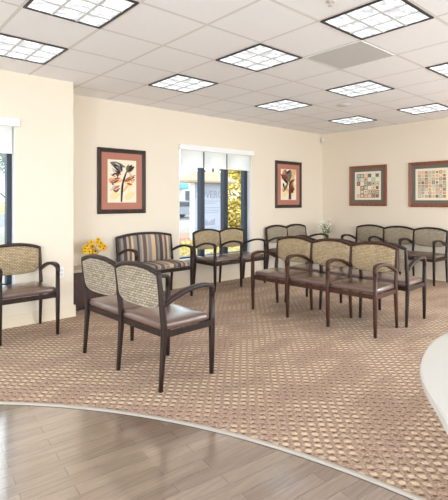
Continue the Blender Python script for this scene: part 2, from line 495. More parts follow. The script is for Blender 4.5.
# windows
def window(name, x0, x1, yw, mull, blind_y, sections, zb, label, fr=.09):
    yg = yw+.12
    root = bpy.data.objects.new(name, None); col.objects.link(root); root['kind'] = 'structure'
    f = .045
    bm = bmesh.new()
    box(bm, x0, x0+.07, yg-.03, yg+.05, WZ0, WZ1); box(bm, x1-fr, x1, yg-.03, yg+.05, WZ0, WZ1)
    box(bm, x0+.07, x1-fr, yg-.03, yg+.05, WZ0, WZ0+f); box(bm, x0+.07, x1-fr, yg-.03, yg+.05, WZ1-f, WZ1)
    link('window_frame', bm, M['bluegrey'], root, bevel=.004)
    for mx, w in mull:
        link('mullion', B(mx-w/2, mx+w/2, yg-.045, yg+.05, WZ0+f, WZ1-f), M['bluegrey'], root, bevel=.006)
    link('glass', B(x0+.07, x1-fr, yg+.008, yg+.014, WZ0+f, WZ1-f), M['glass'], root)
    bm = bmesh.new()                                   # white painted lining of the opening
    box(bm, x0, x0+.006, yw-.001, yg-.03, WZ0, WZ1); box(bm, x1-.006, x1, yw-.001, yg-.03, WZ0, WZ1); box(bm, x0, x1, yw-.001, yg-.03, WZ1-.006, WZ1)
    link('reveal', bm, M['white'], root)
    link('sill', B(x0-.0, x1+.0, yw-.02, yg-.03, WZ0-.001, WZ0+.02), M['white'], root, bevel=.004)
    bl = empty('roller_blind', label, 'window blind', ((x0+x1)/2, blind_y, WZ1-.06))
    ox, oy, oz = bl.location
    def rel(bm):
        bmesh.ops.translate(bm, verts=bm.verts, vec=(-ox, -oy, -oz)); return bm
    link('headrail', rel(B(x0-.01, x1+.035, blind_y-.05, blind_y+.035, WZ1-.085, WZ1+.0)), M['white'], bl, bevel=.006)
    for a, b in sections:
        sb = bmesh.new(); sb.faces.new([sb.verts.new(v) for v in ((a+.012, blind_y-.005, zb), (b-.012, blind_y-.005, zb), (b-.012, blind_y-.005, WZ1-.085), (a+.012, blind_y-.005, WZ1-.085))]); link('shade', rel(sb), M['shade'], bl)
        link('bottom_bar', rel(B(a+.012, b-.012, blind_y-.012, blind_y+.004, zb-.022, zb)), M['white'], bl, bevel=.003)
window('window_1', WX0, WX1, YA, [(2.995, .085), (3.515, .095)], YA-.0, [(WX0+.01, 2.95), (2.95, 3.46), (3.46, WX1-.02)], 1.905,
       'white roller blind pulled down a little over the three-pane window, beside the striped chair')
window('window_2', NX0, NX1, YN, [(-1.25, .085), (-.72, .085)], YN-.0, [(NX0+.01, -1.2), (-1.2, -.66), (-.66, NX1-.02)], 1.88,
       'white roller blind on the window cut off by the left edge', .06)

# ------------------------------------------------------------------ ceiling fixtures
def troffer(i, j, label):
    x0, y0 = i*TILE+.008, j*TILE+.008; s = TILE-.016; z = CEIL
    r = empty('ceiling_light', label, 'ceiling light', (x0+s/2, y0+s/2, z), 0, 'square ceiling lights')
    h = s/2; t = .017
    bm = bmesh.new()
    box(bm, -h, h, -h, -h+t, -.010, 0); box(bm, -h, h, h-t, h, -.010, 0)
    box(bm, -h, -h+t, -h+t, h-t, -.010, 0); box(bm, h-t, h, -h+t, h-t, -.010, 0)
    link('light_frame', bm, M['black'], r)
    link('diffuser', B(-h+t, h-t, -h+t, h-t, -.002, 0), M['lamp'], r)
    bm = bmesh.new(); q = h-t
    for k in (1, 2):
        c = -q+2*q*k/3
        box(bm, c-.010, c+.010, -q, q, -.008, -.0025); box(bm, -q, q, c-.010, c+.010, -.0085, -.003)
    link('louver', bm, M['louver'], r)
    return r
lights = {
 (-1,-1): 'square ceiling light at top left, cut by the top edge of the photo',
 (-1, 1): 'square ceiling light above the left wall corner, cut by the left edge',
 (2, 1): 'square ceiling light nearest the window wall, between flower painting and blind',
 (2,-1): 'square light in mid ceiling whose right corner touches the grey vent panel',
 (2,-3): 'largest square ceiling light at top right, just nearer than the grey vent panel',
 (5,-3): 'square ceiling light high up, cut by the right edge of the photo',
 (5,-1): 'square ceiling light just beyond the grey vent panel, before the round speaker',
 (5, 1): 'square ceiling light high between the window and the narrow painting',
 (8, 1): 'smallest and farthest square ceiling light, close to the room corner',
 (8,-1): 'square ceiling light close to the right wall, above the two patchwork pictures',
}
for (i, j), lb in lights.items(): troffer(i, j, lb)
rows = {1: 'first', -1: 'second', -3: 'third', -5: 'fourth', -7: 'fifth', -9: 'sixth'}
cols = {8: 'first', 5: 'second', 2: 'third', -1: 'fourth', -4: 'fifth', -7: 'sixth'}
for i in (8, 5, 2, -1, -4, -7):
    for j in (1, -1, -3, -5, -7, -9):
        if (i, j) in lights: continue
        troffer(i, j, 'square ceiling light outside the photo, %s from window wall, %s from right wall' % (rows[j], cols[i]))

v = empty('ceiling_vent', 'grey perforated return air panel in the ceiling grid between lights', 'vent', (3.5*TILE, -1.5*TILE, CEIL))
h = TILE/2-.008
link('panel', B(-h+.012, h-.012, -h+.012, h-.012, -.006, 0), M['perf'], v)
bm = bmesh.new()
box(bm, -h, h, -h, -h+.012, -.008, 0); box(bm, -h, h, h-.012, h, -.008, 0); box(bm, -h, -h+.012, -h+.012, h-.012, -.008, 0); box(bm, h-.012, h, -h+.012, h-.012, -.008, 0)
link('vent_frame', bm, M['louver'], v)

sp = empty('ceiling_speaker', 'round pale ceiling speaker grille beyond the grey vent panel', 'speaker', (4.0, .33, CEIL))
bm = bmesh.new(); lathe(bm, [(.105, 0), (.105, -.006), (.095, -.010), (.088, -.008)], 0, 0, 32); link('rim', bm, M['louver'], sp, smooth=True)
bm = bmesh.new(); lathe(bm, [(.087, -.004), (.087, -.0085), (.04, -.012)], 0, 0, 32); link('grille', bm, M['perf'], sp, smooth=True)
sp = empty('sprinkler_head', 'small metal fire sprinkler head in the ceiling at the top edge', 'sprinkler', (1.0, -1.47, CEIL))
bm = bmesh.new(); lathe(bm, [(.032, 0), (.032, -.004), (.02, -.008), (.008, -.01), (.008, -.03)], 0, 0, 16); link('escutcheon', bm, M['strip'], sp, smooth=True)
bm = bmesh.new(); lathe(bm, [(.016, -.03), (.016, -.033), (.004, -.034)], 0, 0, 12); link('deflector', bm, M['strip'], sp, smooth=True)
sn = empty('motion_sensor', 'small white motion sensor high up in the room corner', 'sensor', (XB-.055, YA-.055, 2.60), -PI/4)
bm = bmesh.new()
box(bm, -.028, .028, -.024, .050, -.05, .05)
link('housing', bm, M['plastic'], sn, bevel=.010)
bm = bmesh.new(); lathe(bm, [(.019, -.035), (.021, -.02), (.019, 0)], 0, -.020, 12); link('lens', bm, M['louver'], sn, smooth=True)
ot = empty('power_outlet', 'white wall outlet right of the chair at the left wall', 'outlet', (.361, YN, .53))
link('cover_plate', B(-.036, .036, -.006, 0, -.058, .058), M['plastic'], ot, bevel=.002)
for zz in (-.024, .024):
    bm = bmesh.new(); box(bm, -.017, .017, -.009, -.006, zz-.014, zz+.014); link('socket', bm, M['louver'], ot, bevel=.003)

# ------------------------------------------------------------------ chairs
# local frame: x across, front towards -y; y = 0 at the front legs, z up
def back_y(z):                       # rear post line
    if z < .43: return .505-.033*(z/.43)
    return .472+.050*((z-.43)/.42)
TOP = .845; CROWN = .045

def rail_z(u):                       # u -1..1 between posts
    return TOP+CROWN*(1-abs(u)**2.2)-.004

def cushion(w, d, y0, z0, hgt, xc, dome=.012, r=.022):
    def ring(ins, z):
        hw, hd = w/2-ins, d/2-ins; rr = max(.012, .035-ins*.3); pts = []
        for cx, cy, a0 in ((hw-rr, hd-rr, 0), (-hw+rr, hd-rr, 90), (-hw+rr, -hd+rr, 180), (hw-rr, -hd+rr, 270)):
            for k in range(5):
                a = math.radians(a0+22.5*k); pts.append((xc+cx+rr*math.cos(a), y0+d/2+cy+rr*math.sin(a), z))
        return pts
    bm = bmesh.new()
    loft(bm, [ring(.03, z0), ring(.004, z0+.004), ring(0, z0+.012), ring(-.002, z0+hgt*.5), ring(.002, z0+hgt-r*.7), ring(r*.3, z0+hgt-r*.25),
              ring(r, z0+hgt), ring(.06, z0+hgt+dome*.5), ring(.12, z0+hgt+dome*.85), ring(.17, z0+hgt+dome)])
    return bm

ZB = [.572]; SQ = [.62, .75]
def panel_outline(w, zt, zb, inset):
    """closed outline (x,z) of the back cushion: arched top, straight upper sides, sides sweeping in to a shallow bottom"""
    hw = w/2; pts = []
    n = 14
    for i in range(n+1):                                  # top, left to right
        u = -1+2*i/n
        pts.append((u*(hw), zt+CROWN*(1-abs(u)**2.2)))
    zs = .65
    for k in range(1, 4): pts.append((hw-.004*k/3, zt+(zs-zt)*k/4))
    m = 16
    for i in range(m+1):                                  # lower curve from right to left
        a = PI*i/m
        pts.append(((hw-.006)*math.copysign(abs(math.cos(a))**SQ[0], math.cos(a)), zs-(zs-zb)*abs(math.sin(a))**SQ[1]))
    for k in range(3, 0, -1): pts.append((-hw+.004*k/3, zt+(zs-zt)*k/4))
    cz = (zt+zb)/2
    out = []
    for x, z in pts:
        fx = max(0, 1-inset/hw); fz = max(0, 1-inset/((zt-zb)/2))
        out.append((x*fx, cz+(z-cz)*fz))
    return out

def back_cushion(w, xc):
    bm = bmesh.new(); rings = []
    zt, zb = TOP-.022, ZB[0]
    for ins, dy in ((.09, .010), (.05, .010), (.008, .009), (.002, .006), (0, .0), (0, -.012), (.004, -.020), (.014, -.027), (.05, -.033), (.09, -.036)):
        rings.append([(xc+x, back_y(z)+.004+dy+.008*(1-(x/(w/2))**2), z) for x, z in panel_outline(w, zt, zb, ins)])
    loft(bm, rings)
    return bm

def back_piping(w, xc):
    bm = bmesh.new()
    pts = [(xc+x, back_y(z)+.013+.008*(1-(x/(w/2))**2), z) for x, z in panel_outline(w, TOP-.022, .572, .004)]
    tube(bm, pts, .0026, 6, closed=True)
    return bm

def arm(x, depth=1.0):
    bm = bmesh.new()
    ctrl = [(0.0, .60), (-.003, .655), (.000, .680), (.014, .693), (.045, .702), (.10, .708), (.16, .707), (.23, .698), (.30, .681), (.37, .657), (.43, .632), (.482, .608)]
    sweep(bm, [(x, s, z) for s, z in ctrl], (1, 0, 0), [.034, .038, .042, .046, .048, .050, .050, .050, .048, .044, .040, .034], [.034, .034, .034, .033, .031, .030, .030, .030, .030, .030, .029, .027], .006)
    return bm

def make_seating(name, label, cat, loc, rz, n, pitch, woodm, fabric, seatm, group=None, piping=True, arms=None):
    root = empty(name, label, cat, loc, rz, group)
    for k in range(n+1):
        x = k*pitch
        bm = bmesh.new(); sweep(bm, [(x, .004, 0), (x, .001, .2), (x, 0, .40), (x, 0, .61)], (1, 0, 0), [.026, .032, .036, .034], [.028, .036, .042, .034], .005)
        link('leg', bm, woodm, root, smooth=True)
        bm = bmesh.new()
        zz = [0, .15, .30, .38, .43, .50, .60, .70, .78, .83, TOP+.004]
        sweep(bm, [(x, back_y(z)+(.004 if z == .43 else 0), z) for z in zz], (1, 0, 0), [.024, .028, .032, .034, .034, .032, .030, .028, .026, .026, .022], [.028, .032, .036, .040, .041, .040, .038, .036, .034, .032, .026], .005)
        link('leg', bm, woodm, root, smooth=True)
        if arms is None or k in arms:
            link('armrest', arm(x), woodm, root, smooth=True)
        bm = bmesh.new(); box(bm, x-.011, x+.011, .018, .458, .376, .421); link('side_rail', bm, woodm, root, bevel=.003)
    L = n*pitch
    for nm, y in (('front_rail', .006), ('rear_rail', .464)):
        bm = bmesh.new()
        for k in range(n): box(bm, k*pitch+.014, (k+1)*pitch-.014, y-.012, y+.012, .376, .422)
        link(nm, bm, woodm, root, bevel=.003)
    for k in range(n):
        xc = (k+.5)*pitch; w = pitch-.022
        bm = bmesh.new(); pts = []
        m = 18
        for i in range(m+1):
            u = -1+2*i/m; z = rail_z(u); pts.append((xc+u*(pitch/2-.004), back_y(z)+.008*(1-u*u), z))
        sweep(bm, pts, (0, 1, 0), .032, .031, .006)
        link('top_rail', bm, woodm, root, smooth=True)
        c = link('backrest', back_cushion(w, xc), fabric, root, smooth=True)
        if piping: link('piping', back_piping(w, xc), M['piping'], c, smooth=True)
        link('seat', cushion(pitch-.008, .455, 0.019, .420, .060, xc), seatm, root, smooth=True)
    return root

G2 = 'two-seat waiting room units'; G3 = 'three-seat waiting room units'
make_seating('two_seat_bench', 'dark two-seat chair unit in the foreground, seen from behind', 'waiting chairs', (.640, -.63, 0), PI/2+.055, 2, .555, M['espresso'], M['grey'], M['vinyl'], G2)
make_seating('two_seat_bench', 'two-seat chair unit standing in front of the window, arms dark, tan backs', 'waiting chairs', (2.69, 1.665, 0), 0, 2, .55, M['espresso'], M['tan'], M['vinyl'], G2, piping=False)
make_seating('two_seat_bench', 'two-seat chair unit below the narrow flower painting, near the room corner', 'waiting chairs', (4.39, 1.665, 0), 0, 2, .575, M['espresso'], M['taupe'], M['vinyl'], G2, piping=False)
make_seating('three_seat_bench', 'three-seat unit in the room centre, tan backs, seats facing the camera', 'waiting chairs', (2.357, .572, 0), -PI/2+.06, 3, .526, M['walnut'], M['tan'], M['vinyl'], G3, piping=False)
make_seating('three_seat_bench', 'three-seat unit back to back with the centre one, facing the right wall', 'waiting chairs', (3.556, -1.0, 0), PI/2+.06, 3, .526, M['espresso'], M['taupe'], M['vinyl'], G3, piping=False)
make_seating('three_seat_bench', 'three-seat chair unit against the right wall under the quilt pictures', 'waiting chairs', (5.62, 1.395, 0), -PI/2, 3, .55, M['espresso'], M['taupe'], M['vinyl'], G3, piping=False)
make_seating('armchair', 'single armchair with tan tweed back by the window at the left edge', 'chair', (-.450, 1.135, 0), 0, 1, .55, M['espresso'], M['tan'], M['vinyl'], None, piping=False)
ZB[0] = .475; SQ[:] = [.25, .3]
make_seating('wide_armchair', 'wide armchair with brown, tan and grey striped upholstery left of the window', 'chair', (1.34, 1.665, 0), 0, 1, .91, M['espresso'], M['stripes'], M['stripes'], None, piping=False)
ZB[0] = .572; SQ[:] = [.62, .75]

# ------------------------------------------------------------------ cabinet, corner table, flowers
cb = empty('side_cabinet', 'low dark wood cabinet with beige top in the niche under yellow flowers', 'cabinet', (.90, 2.045, 0))
link('body', B(-.345, .345, -.15, .165, .03, .475), M['cabinet'], cb, bevel=.003)
link('plinth', B(-.335, .335, -.13, .16, 0, .03), M['black'], cb)
link('top', B(-.355, .355, -.185, .17, .475, .505), M['cabtop'], cb, bevel=.004)
for sx in (-1, 1):
    d = link('door', B(min(sx*.004, sx*.34), max(sx*.004, sx*.34), -.168, -.1505, .04, .468), M['cabinet'], cb, bevel=.003)
    bm = bmesh.new(); tube(bm, [(sx*.04, -.169, .30), (sx*.04, -.185, .305), (sx*.04, -.185, .395), (sx*.04, -.169, .40)], .004, 8); link('handle', bm, M['strip'], d, smooth=True)
ct = empty('corner_table', 'small dark square table in the room corner between the chair units', 'table', (5.85, 1.88, 0))
link('table_top', B(-.24, .24, -.24, .24, .465, .50), M['cabinet'], ct, bevel=.004)
for sx in (-1, 1):
    for sy in (-1, 1):
        bm = bmesh.new(); sweep(bm, [(sx*.205, sy*.205, 0), (sx*.205, sy*.205, .464)], (1, 0, 0), [.028, .04], [.028, .04], .004); link('leg', bm, M['espresso'], ct, smooth=True)
link('shelf', B(-.185, .185, -.185, .185, .14, .16), M['cabinet'], ct)

def petal_ring(bm, c, nrm, r0, r1, n, w, lift, mi, rnd):
    nrm = nrm.normalized(); a = nrm.cross(Vector((0.3, .2, 1))).normalized(); b = nrm.cross(a)
    for k in range(n):
        t = 2*PI*k/n+rnd.uniform(-.12, .12); d = a*math.cos(t)+b*math.sin(t); s = nrm.cross(d)
        p0 = c+d*r0; p1 = c+d*(r0+r1)*.5+nrm*lift; p2 = c+d*r1+nrm*lift*rnd.uniform(-.6, .8)
        th = nrm*.0012
        top = [p0+s*w*.3, p1+s*w*.55, p2, p1-s*w*.55, p0-s*w*.3]
        loft(bm, [[p-th for p in top], [p+th for p in top]], mi)

yellow = leaf_mat('yellow petals', (246,170,20), (254,196,30), (255,220,60)); brownc = flat('brown flower centre', (88,54,22), .9)
green = leaf_mat('green stems', (54,78,34), (90,118,52), (120,144,74))
whitep = flat('white petals', (250,250,240), .7); vg = flat('pale green ceramic', (150,168,130), .3); vw = flat('clear greyish vase', (206,204,184), .15)
rnd = random.Random(3)
fa = empty('yellow_flower_arrangement', 'bunch of yellow flowers in a small pale vase on the low cabinet', 'flowers', (.92, 2.03, .505))
bm = bmesh.new(); lathe(bm, [(.032, 0), (.040, .01), (.044, .05), (.034, .10), (.028, .125), (.034, .14), (.030, .14), (.024, .125)], 0, 0, 20); link('vase', bm, vw, fa, smooth=True)
spots = [(-.135,.205), (-.09,.27), (-.075,.20), (-.03,.315), (.0,.25), (.035,.31), (.065,.25), (.085,.335), (.12,.29), (.15,.25), (-.05,.255), (.02,.19), (-.115,.24), (.11,.225)]
for k, (x, z) in enumerate(spots):
    y = rnd.uniform(-.07, .05); c = Vector((x, y, z)); nrm = Vector((x*1.5+rnd.uniform(-.3, .1), -1+rnd.uniform(-.1, .4), .55+rnd.uniform(-.3, .4)))
    bm = bmesh.new(); petal_ring(bm, c, nrm, .008, .042, 11, .020, .004, 0, rnd); petal_ring(bm, c+nrm.normalized()*.003, nrm, .006, .033, 9, .018, .006, 0, rnd)
    f = link('flower', bm, yellow, fa, smooth=True)
    bm = bmesh.new(); a = nrm.normalized(); s = a.cross(Vector((0, 0, 1))).normalized(); b = a.cross(s)
    loft(bm, [[c+a*h_+(s*math.cos(PI*j/5)+b*math.sin(PI*j/5))*r_ for j in range(10)] for h_, r_ in ((0, .011), (.007, .010), (.010, .005))])
    link('flower_centre', bm, brownc, f, smooth=True)
    bm = bmesh.new(); tube(bm, [(x*.06, 0, .05), (x*.18, y*.2, .15), (x*.6, y*.7, .15+(z-.15)*.55), tuple(c-a*.003)], .0022, 5); link('stem', bm, green, f, smooth=True)
bm = bmesh.new()
for k in range(14):
    t = rnd.uniform(0, 2*PI); rr = rnd.uniform(.03, .10); p0 = Vector((rr*.4*math.cos(t), rr*.3*math.sin(t), .15)); p1 = Vector((rr*math.cos(t), rr*.7*math.sin(t), rnd.uniform(.17, .25)))
    d = p1-p0; s = d.cross(Vector((0, 0, 1))).normalized()*.011; th = Vector((0, 0, .0008))
    q = [p0, p0+d*.5+s, p1, p0+d*.5-s]; loft(bm, [[p-th for p in q], [p+th for p in q]])
link('leaves', bm, green, fa)

fb = empty('white_flower_arrangement', 'airy white flowers in a small green vase in the room corner', 'flowers', (5.80, 1.86, .50))
bm = bmesh.new(); lathe(bm, [(.05, 0), (.062, .02), (.056, .10), (.045, .17), (.060, .215), (.054, .215), (.040, .17)], 0, 0, 20); link('vase', bm, vg, fb, smooth=True)
bm = bmesh.new(); bw = bmesh.new()
for k in range(40):
    t = rnd.uniform(0, 2*PI); rr = rnd.uniform(.03, .20); x, y, z = rr*math.cos(t), rr*.8*math.sin(t), rnd.uniform(.26, .50)-rr*.3
    tube(bm, [(x*.1, y*.1, .15), (x*.5, y*.5, z*.7), (x, y, z)], .0022, 4)
    if k < 22:
        s = Vector((rnd.uniform(-.01, .01), rnd.uniform(-.01, .01), .012)); p0 = Vector((x*.6, y*.6, z*.75)); q = [p0, p0+s*1.5+Vector((.012, 0, 0)), p0+s*3.5+Vector((x*.15, y*.15, 0)), p0+s*1.5-Vector((.012, 0, 0))]
        loft(bm, [[p-Vector((0, .0008, 0)) for p in q], [p+Vector((0, .0008, 0)) for p in q]])
    petal_ring(bw, Vector((x, y, z)), Vector((x, y-.1, .15)), .002, .019, 5, .014, .003, 0, rnd)
link('stems', bm, green, fb); link('blossoms', bw, whitep, fb, smooth=True)

# ------------------------------------------------------------------ pictures (local: x along the picture, y out of the wall towards -y, z up)
def frame_bm(w, h, fw, d):
    bm = bmesh.new(); prof = [(0, 0), (0, -d), (fw*.25, -d-.006), (fw*.75, -d*.75), (fw, -d*.6), (fw, 0)]
    cs = [(-1, -1), (1, -1), (1, 1), (-1, 1)]
    R = [[bm.verts.new((sx*(w/2-o), y, sz*(h/2-o))) for o, y in prof] for sx, sz in cs]
    n = len(prof)
    for i in range(4):
        a, b = R[i], R[(i+1) % 4]
        for j in range(n): bm.faces.new((a[j], a[(j+1) % n], b[(j+1) % n], b[j]))
    return bm

def slab(bm, pts, y0, y1, mi):
    loft(bm, [[(x, y0, z) for x, z in pts], [(x, y1, z) for x, z in pts]], mi)

def leafpts(x, z, ang, L, W, n=8):
    pts = []; ca, sa = math.cos(ang), math.sin(ang)
    for side in (1, -1):
        for k in range(n):
            t = k/n if side == 1 else 1-k/n
            wv = side*W*math.sin(PI*min(1, t*1.02))**.8*(1-.35*t)
            px, pz = t*L, wv
            pts.append((x+px*ca-pz*sa, z+px*sa+pz*ca))
    return pts

inks = [M['paper'], flat('ink dark brown', (62,46,40), .9), flat('ink grey', (120,108,104), .9), flat('ink orange', (214,128,84), .9), flat('ink pale orange', (236,186,140), .9), flat('ink yellow', (244,220,166), .9), flat('ink olive', (112,104,66), .9), flat('ink red brown', (140,66,46), .9), flat('ink pale grey', (204,198,190), .9)]

def floral_picture(name, label, loc, w, h, variant):
    root = empty(name, label, 'picture', loc, 0, 'flower paintings')
    link('picture_frame', frame_bm(w, h, .060, .022), M['framedark'], root)
    bm = bmesh.new(); W, H = w-.116, h-.116; pw, ph = w*.30, h*.33
    box(bm, -W/2, -pw, -.010, 0, -H/2, H/2); box(bm, pw, W/2, -.010, 0, -H/2, H/2); box(bm, -pw, pw, -.010, 0, -H/2, -ph); box(bm, -pw, pw, -.010, 0, ph, H/2)
    link('mat_board', bm, M['mat'], root)
    bm = bmesh.new(); box(bm, -pw, pw, -.006, 0, -ph, ph, 0)
    rn = random.Random(variant)
    lay = [0]
    def put(pts, mi):
        lay[0] += 1; pts = [(max(-pw*.97, min(pw*.97, x)), max(-ph*.97, min(ph*.97, z))) for x, z in pts]
        y = -.0062-.00004*lay[0]; slab(bm, pts, -.006, y, mi)
    def P(u, v): return u*pw, v*ph
    if variant == 1:
        for u, v, a, l, wd, mi in ((-.95,.06,-6,.75,.045,3), (-.95,.0,4,.85,.05,4), (-.9,-.06,12,.6,.03,3), (.15,-.1,18,.7,.05,4), (.25,-.32,55,.5,.06,5), (-.85,-.75,15,.6,.06,5), (.15,-.82,25,.7,.06,5), (-.6,.5,-35,.45,.05,4),
                                   (.15,.04,24,.75,.022,3), (.1,-.02,12,.7,.02,3), (-.15,-.2,-155,.6,.025,3), (-.75,-.45,55,.4,.02,8), (-.7,.62,-50,.5,.03,8), (-.85,.85,-12,.9,.045,2), (-.8,.75,-25,.7,.02,8), (.5,.45,-65,.5,.02,4), (.45,-.5,80,.6,.03,5), (.0,-.55,50,.7,.02,4)):
            x, z = P(u, v); put(leafpts(x, z, math.radians(a), l*pw*1.25, wd), mi)
        for u, v, a, l, wd, mi in ((.35,.42,55,.62,.045,1), (.35,.42,40,.66,.035,2), (.4,.5,30,.55,.03,1), (.3,.5,70,.45,.025,6), (-.05,.4,122,.75,.022,2), (-.1,.38,138,.85,.018,1), (-.05,.3,150,.6,.016,7), (-.0,.45,105,.5,.018,1), (-.3,.42,-115,.25,.026,7), (-.28,.5,-70,.25,.03,1), (-.7,.28,20,.4,.014,1), (-.8,.3,-20,.4,.008,1), (.1,.0,18,.95,.008,1), (.1,.04,26,.8,.006,2),
                                   (-.2,-.35,-135,.35,.012,1), (-.1,-.3,-150,.5,.01,2), (-.35,-.5,160,.3,.018,7), (-.6,-.2,120,.25,.02,2), (.3,-.1,-10,.45,.02,3), (.35,-.06,-22,.4,.01,7), (-.6,-.1,30,.4,.012,1), (-.55,.1,10,.45,.012,7), (.6,.12,28,.3,.01,1), (-.35,.15,70,.35,.012,1), (-.6,.75,-10,.4,.012,1), (-.5,.86,-30,.4,.01,8)):
            x, z = P(u, v); put(leafpts(x, z, math.radians(a), l*pw, wd), mi)
        st = [(-.06,-.97), (-.05,-.5), (-.02,-.2), (.08,.1), (.22,.35), (.36,.55)]
        L_ = [(u*pw-.016+.006*i/5, v*ph) for i, (u, v) in enumerate(st)]; R_ = [(u*pw+.016-.006*i/5, v*ph) for i, (u, v) in enumerate(st)]
        put([(x+.004, z) for x, z in L_]+[(x-.004, z) for x, z in R_[::-1]], 2)
        put([(x+.012, z) for x, z in L_]+[(x-.010, z) for x, z in R_][::-1], 1)
    else:
        for u, v, a, l, wd, mi in ((-.9,.6,-20,.9,.08,5), (.2,.7,20,.8,.08,4), (.2,-.6,40,.9,.1,5), (-.9,-.3,-10,.8,.08,4), (-.8,-.7,20,.6,.07,5), (-.9,.3,60,.9,.05,3), (.3,.0,60,.6,.06,8), (-.5,.9,-30,1.1,.05,2)):
            x, z = P(u, v); put(leafpts(x, z, math.radians(a), l*pw*1.4, wd), mi)
        for u, v, a, l, wd, mi in ((.0,.1,110,1.3,.05,2), (.1,.1,80,1.2,.045,6), (.0,.0,140,1.4,.04,1), (.2,.15,50,1.0,.05,4), (-.1,.4,160,.8,.05,7), (.1,-.05,40,.8,.05,1), (.3,.5,100,.8,.04,2), (-.05,.1,-130,1.0,.035,6), (.55,.25,-100,.7,.04,3), (-.7,.1,-70,.5,.03,1), (-.3,.7,30,.7,.03,1), (.1,-.2,-10,.7,.08,7), (.2,-.3,-30,.5,.06,1)):
            x, z = P(u, v); put(leafpts(x, z, math.radians(a), l*pw, wd), mi)
        put([(u*pw, v*ph) for u, v in ((.0,-.97), (.03,-.4), (.05,.1), (.25,.1), (.34,-.4), (.34,-.97))], 7)
        put([(u*pw, v*ph) for u, v in ((.06,-.97), (.08,-.4), (.1,.1), (.2,.1), (.24,-.4), (.22,-.97))], 1)
    link('painting', bm, inks, root)
    return root
floral_picture('painting', 'framed flower painting with rust mat on the wall above the cabinet', (1.4545, YA, 1.627), .759, .905, 1)
floral_picture('painting', 'framed flower painting with rust mat between the window and room corner', (5.09, YA, 1.663), .783, .90, 2)

qcols = [(196,120,84), (226,170,120), (120,150,140), (150,176,160), (92,84,80), (220,200,150), (170,96,70), (140,130,120), (236,214,176), (206,150,110), (88,110,112), (186,196,186)]
qm = [M['paper']]+[flat('dyed square %d' % k, c, .9) for k, c in enumerate(qcols)]
def quilt_picture(label, y, z, s, n, seed, blocks):
    root = empty('quilt_picture', label, 'picture', (XB, y, z), -PI/2, 'patchwork pictures')
    link('picture_frame', frame_bm(s, s, .062, .022), M['framered'], root)
    W = s-.12; pw = s*.35
    bm = bmesh.new(); box(bm, -W/2, -pw, -.010, 0, -W/2, W/2); box(bm, pw, W/2, -.010, 0, -W/2, W/2); box(bm, -pw, pw, -.010, 0, -W/2, -pw); box(bm, -pw, pw, -.010, 0, pw, W/2)
    link('mat_board', bm, M['greymat'], root)
    bm = bmesh.new(); box(bm, -pw, pw, -.006, 0, -pw, pw, 0); rn = random.Random(seed); q = pw*.86; c = 2*q/n
    for a in range(n):
        for b in range(n):
            cx, cz = -q+(a+.5)*c, -q+(b+.5)*c
            if blocks and rn.random() < .1: continue
            k1, k2, k3 = (rn.randrange(1, len(qm)) for _ in range(3)); h = c*(.47 if blocks else .42)
            if rn.random() < .5: k2 = 0
            box(bm, cx-h, cx+h, -.0068, -.006, cz-h, cz+h, k1); box(bm, cx-h*.68, cx+h*.68, -.0075, -.0068, cz-h*.68, cz+h*.68, k2); box(bm, cx-h*.34, cx+h*.34, -.0081, -.0075, cz-h*.34, cz+h*.34, k3)
    link('patchwork', bm, qm, root)
quilt_picture('patchwork picture in a reddish frame, the one nearer the room corner', 1.2055, 1.64, .775, 6, 4, True)
quilt_picture('patchwork picture of square rings in a reddish frame at the right edge', .02, 1.635, .785, 8, 9, False)

# ------------------------------------------------------------------ reception counter end
ZC = .76
ct = empty('reception_counter', 'white curved end of the reception counter at the right edge', 'counter', (.6, -2.95, 0))
outl = [(.80,-2.44), (.62,-2.425), (.46,-2.42), (.30,-2.435), (.12,-2.48), (-.04,-2.54), (-.15,-2.605), (-.24,-2.672), (-.37,-2.765), (-.46,-2.86), (-.50,-2.98), (-.44,-3.10), (-.28,-3.20), (0.0,-3.26), (.5,-3.30), (1.2,-3.32), (2.2,-3.34), (2.2,-2.60), (1.6,-2.52), (1.2,-2.47)]
def smooth_closed(P_, sub=6):
    out = []; n = len(P_)
    for i in range(n):
        p0, p1, p2, p3 = (Vector(P_[(i+k-1) % n]) for k in range(4))
        for s in range(sub):
            t = s/sub; out.append(.5*((2*p1)+(-p0+p2)*t+(2*p0-5*p1+4*p2-p3)*t*t+(-p0+3*p1-3*p2+p3)*t**3))
    return out
def ringo(k, z):
    c = Vector((.7, -2.92)); r = []
    for p in smooth_closed(outl):
        d = p-c; L = d.length; q = c+d*max(.1, (L-k)/L); r.append((q.x-.6, q.y+2.95, z))
    return r
bm = bmesh.new(); loft(bm, [ringo(.03, ZC-.052), ringo(.012, ZC-.050), ringo(.006, ZC-.040), ringo(.002, ZC-.018), ringo(0, ZC-.006), ringo(.004, ZC-.001), ringo(.012, ZC)])
link('countertop', bm, M['counter'], ct)
link('base_panel', B(.15, 1.5, -.22, .22, 0, ZC-.052), M['countb'], ct, bevel=.01)

# ------------------------------------------------------------------ outside
GZ = -.08
g = B(-60, 140, -60, 130, GZ-.3, GZ); 
struct('ground', g, flat('pale concrete paving', (160,154,146), .9, bscale=2, var=.1))
struct('ground_road', B(-60, 140, 22, 46, GZ, GZ+.02), flat('grey asphalt', (120,120,124), .9, bscale=3, var=.08))
bm = bmesh.new(); loft(bm, [[(-60, 48, GZ), (140, 48, GZ), (140, 75, GZ), (-60, 75, GZ)], [(-60, 54, 1.0), (140, 54, 1.0), (140, 70, 1.2), (-60, 70, 1.2)]])
struct('ground_bank', bm, leaf_mat('yellowish lawn', (120,122,50), (160,140,60), (176,150,80)))

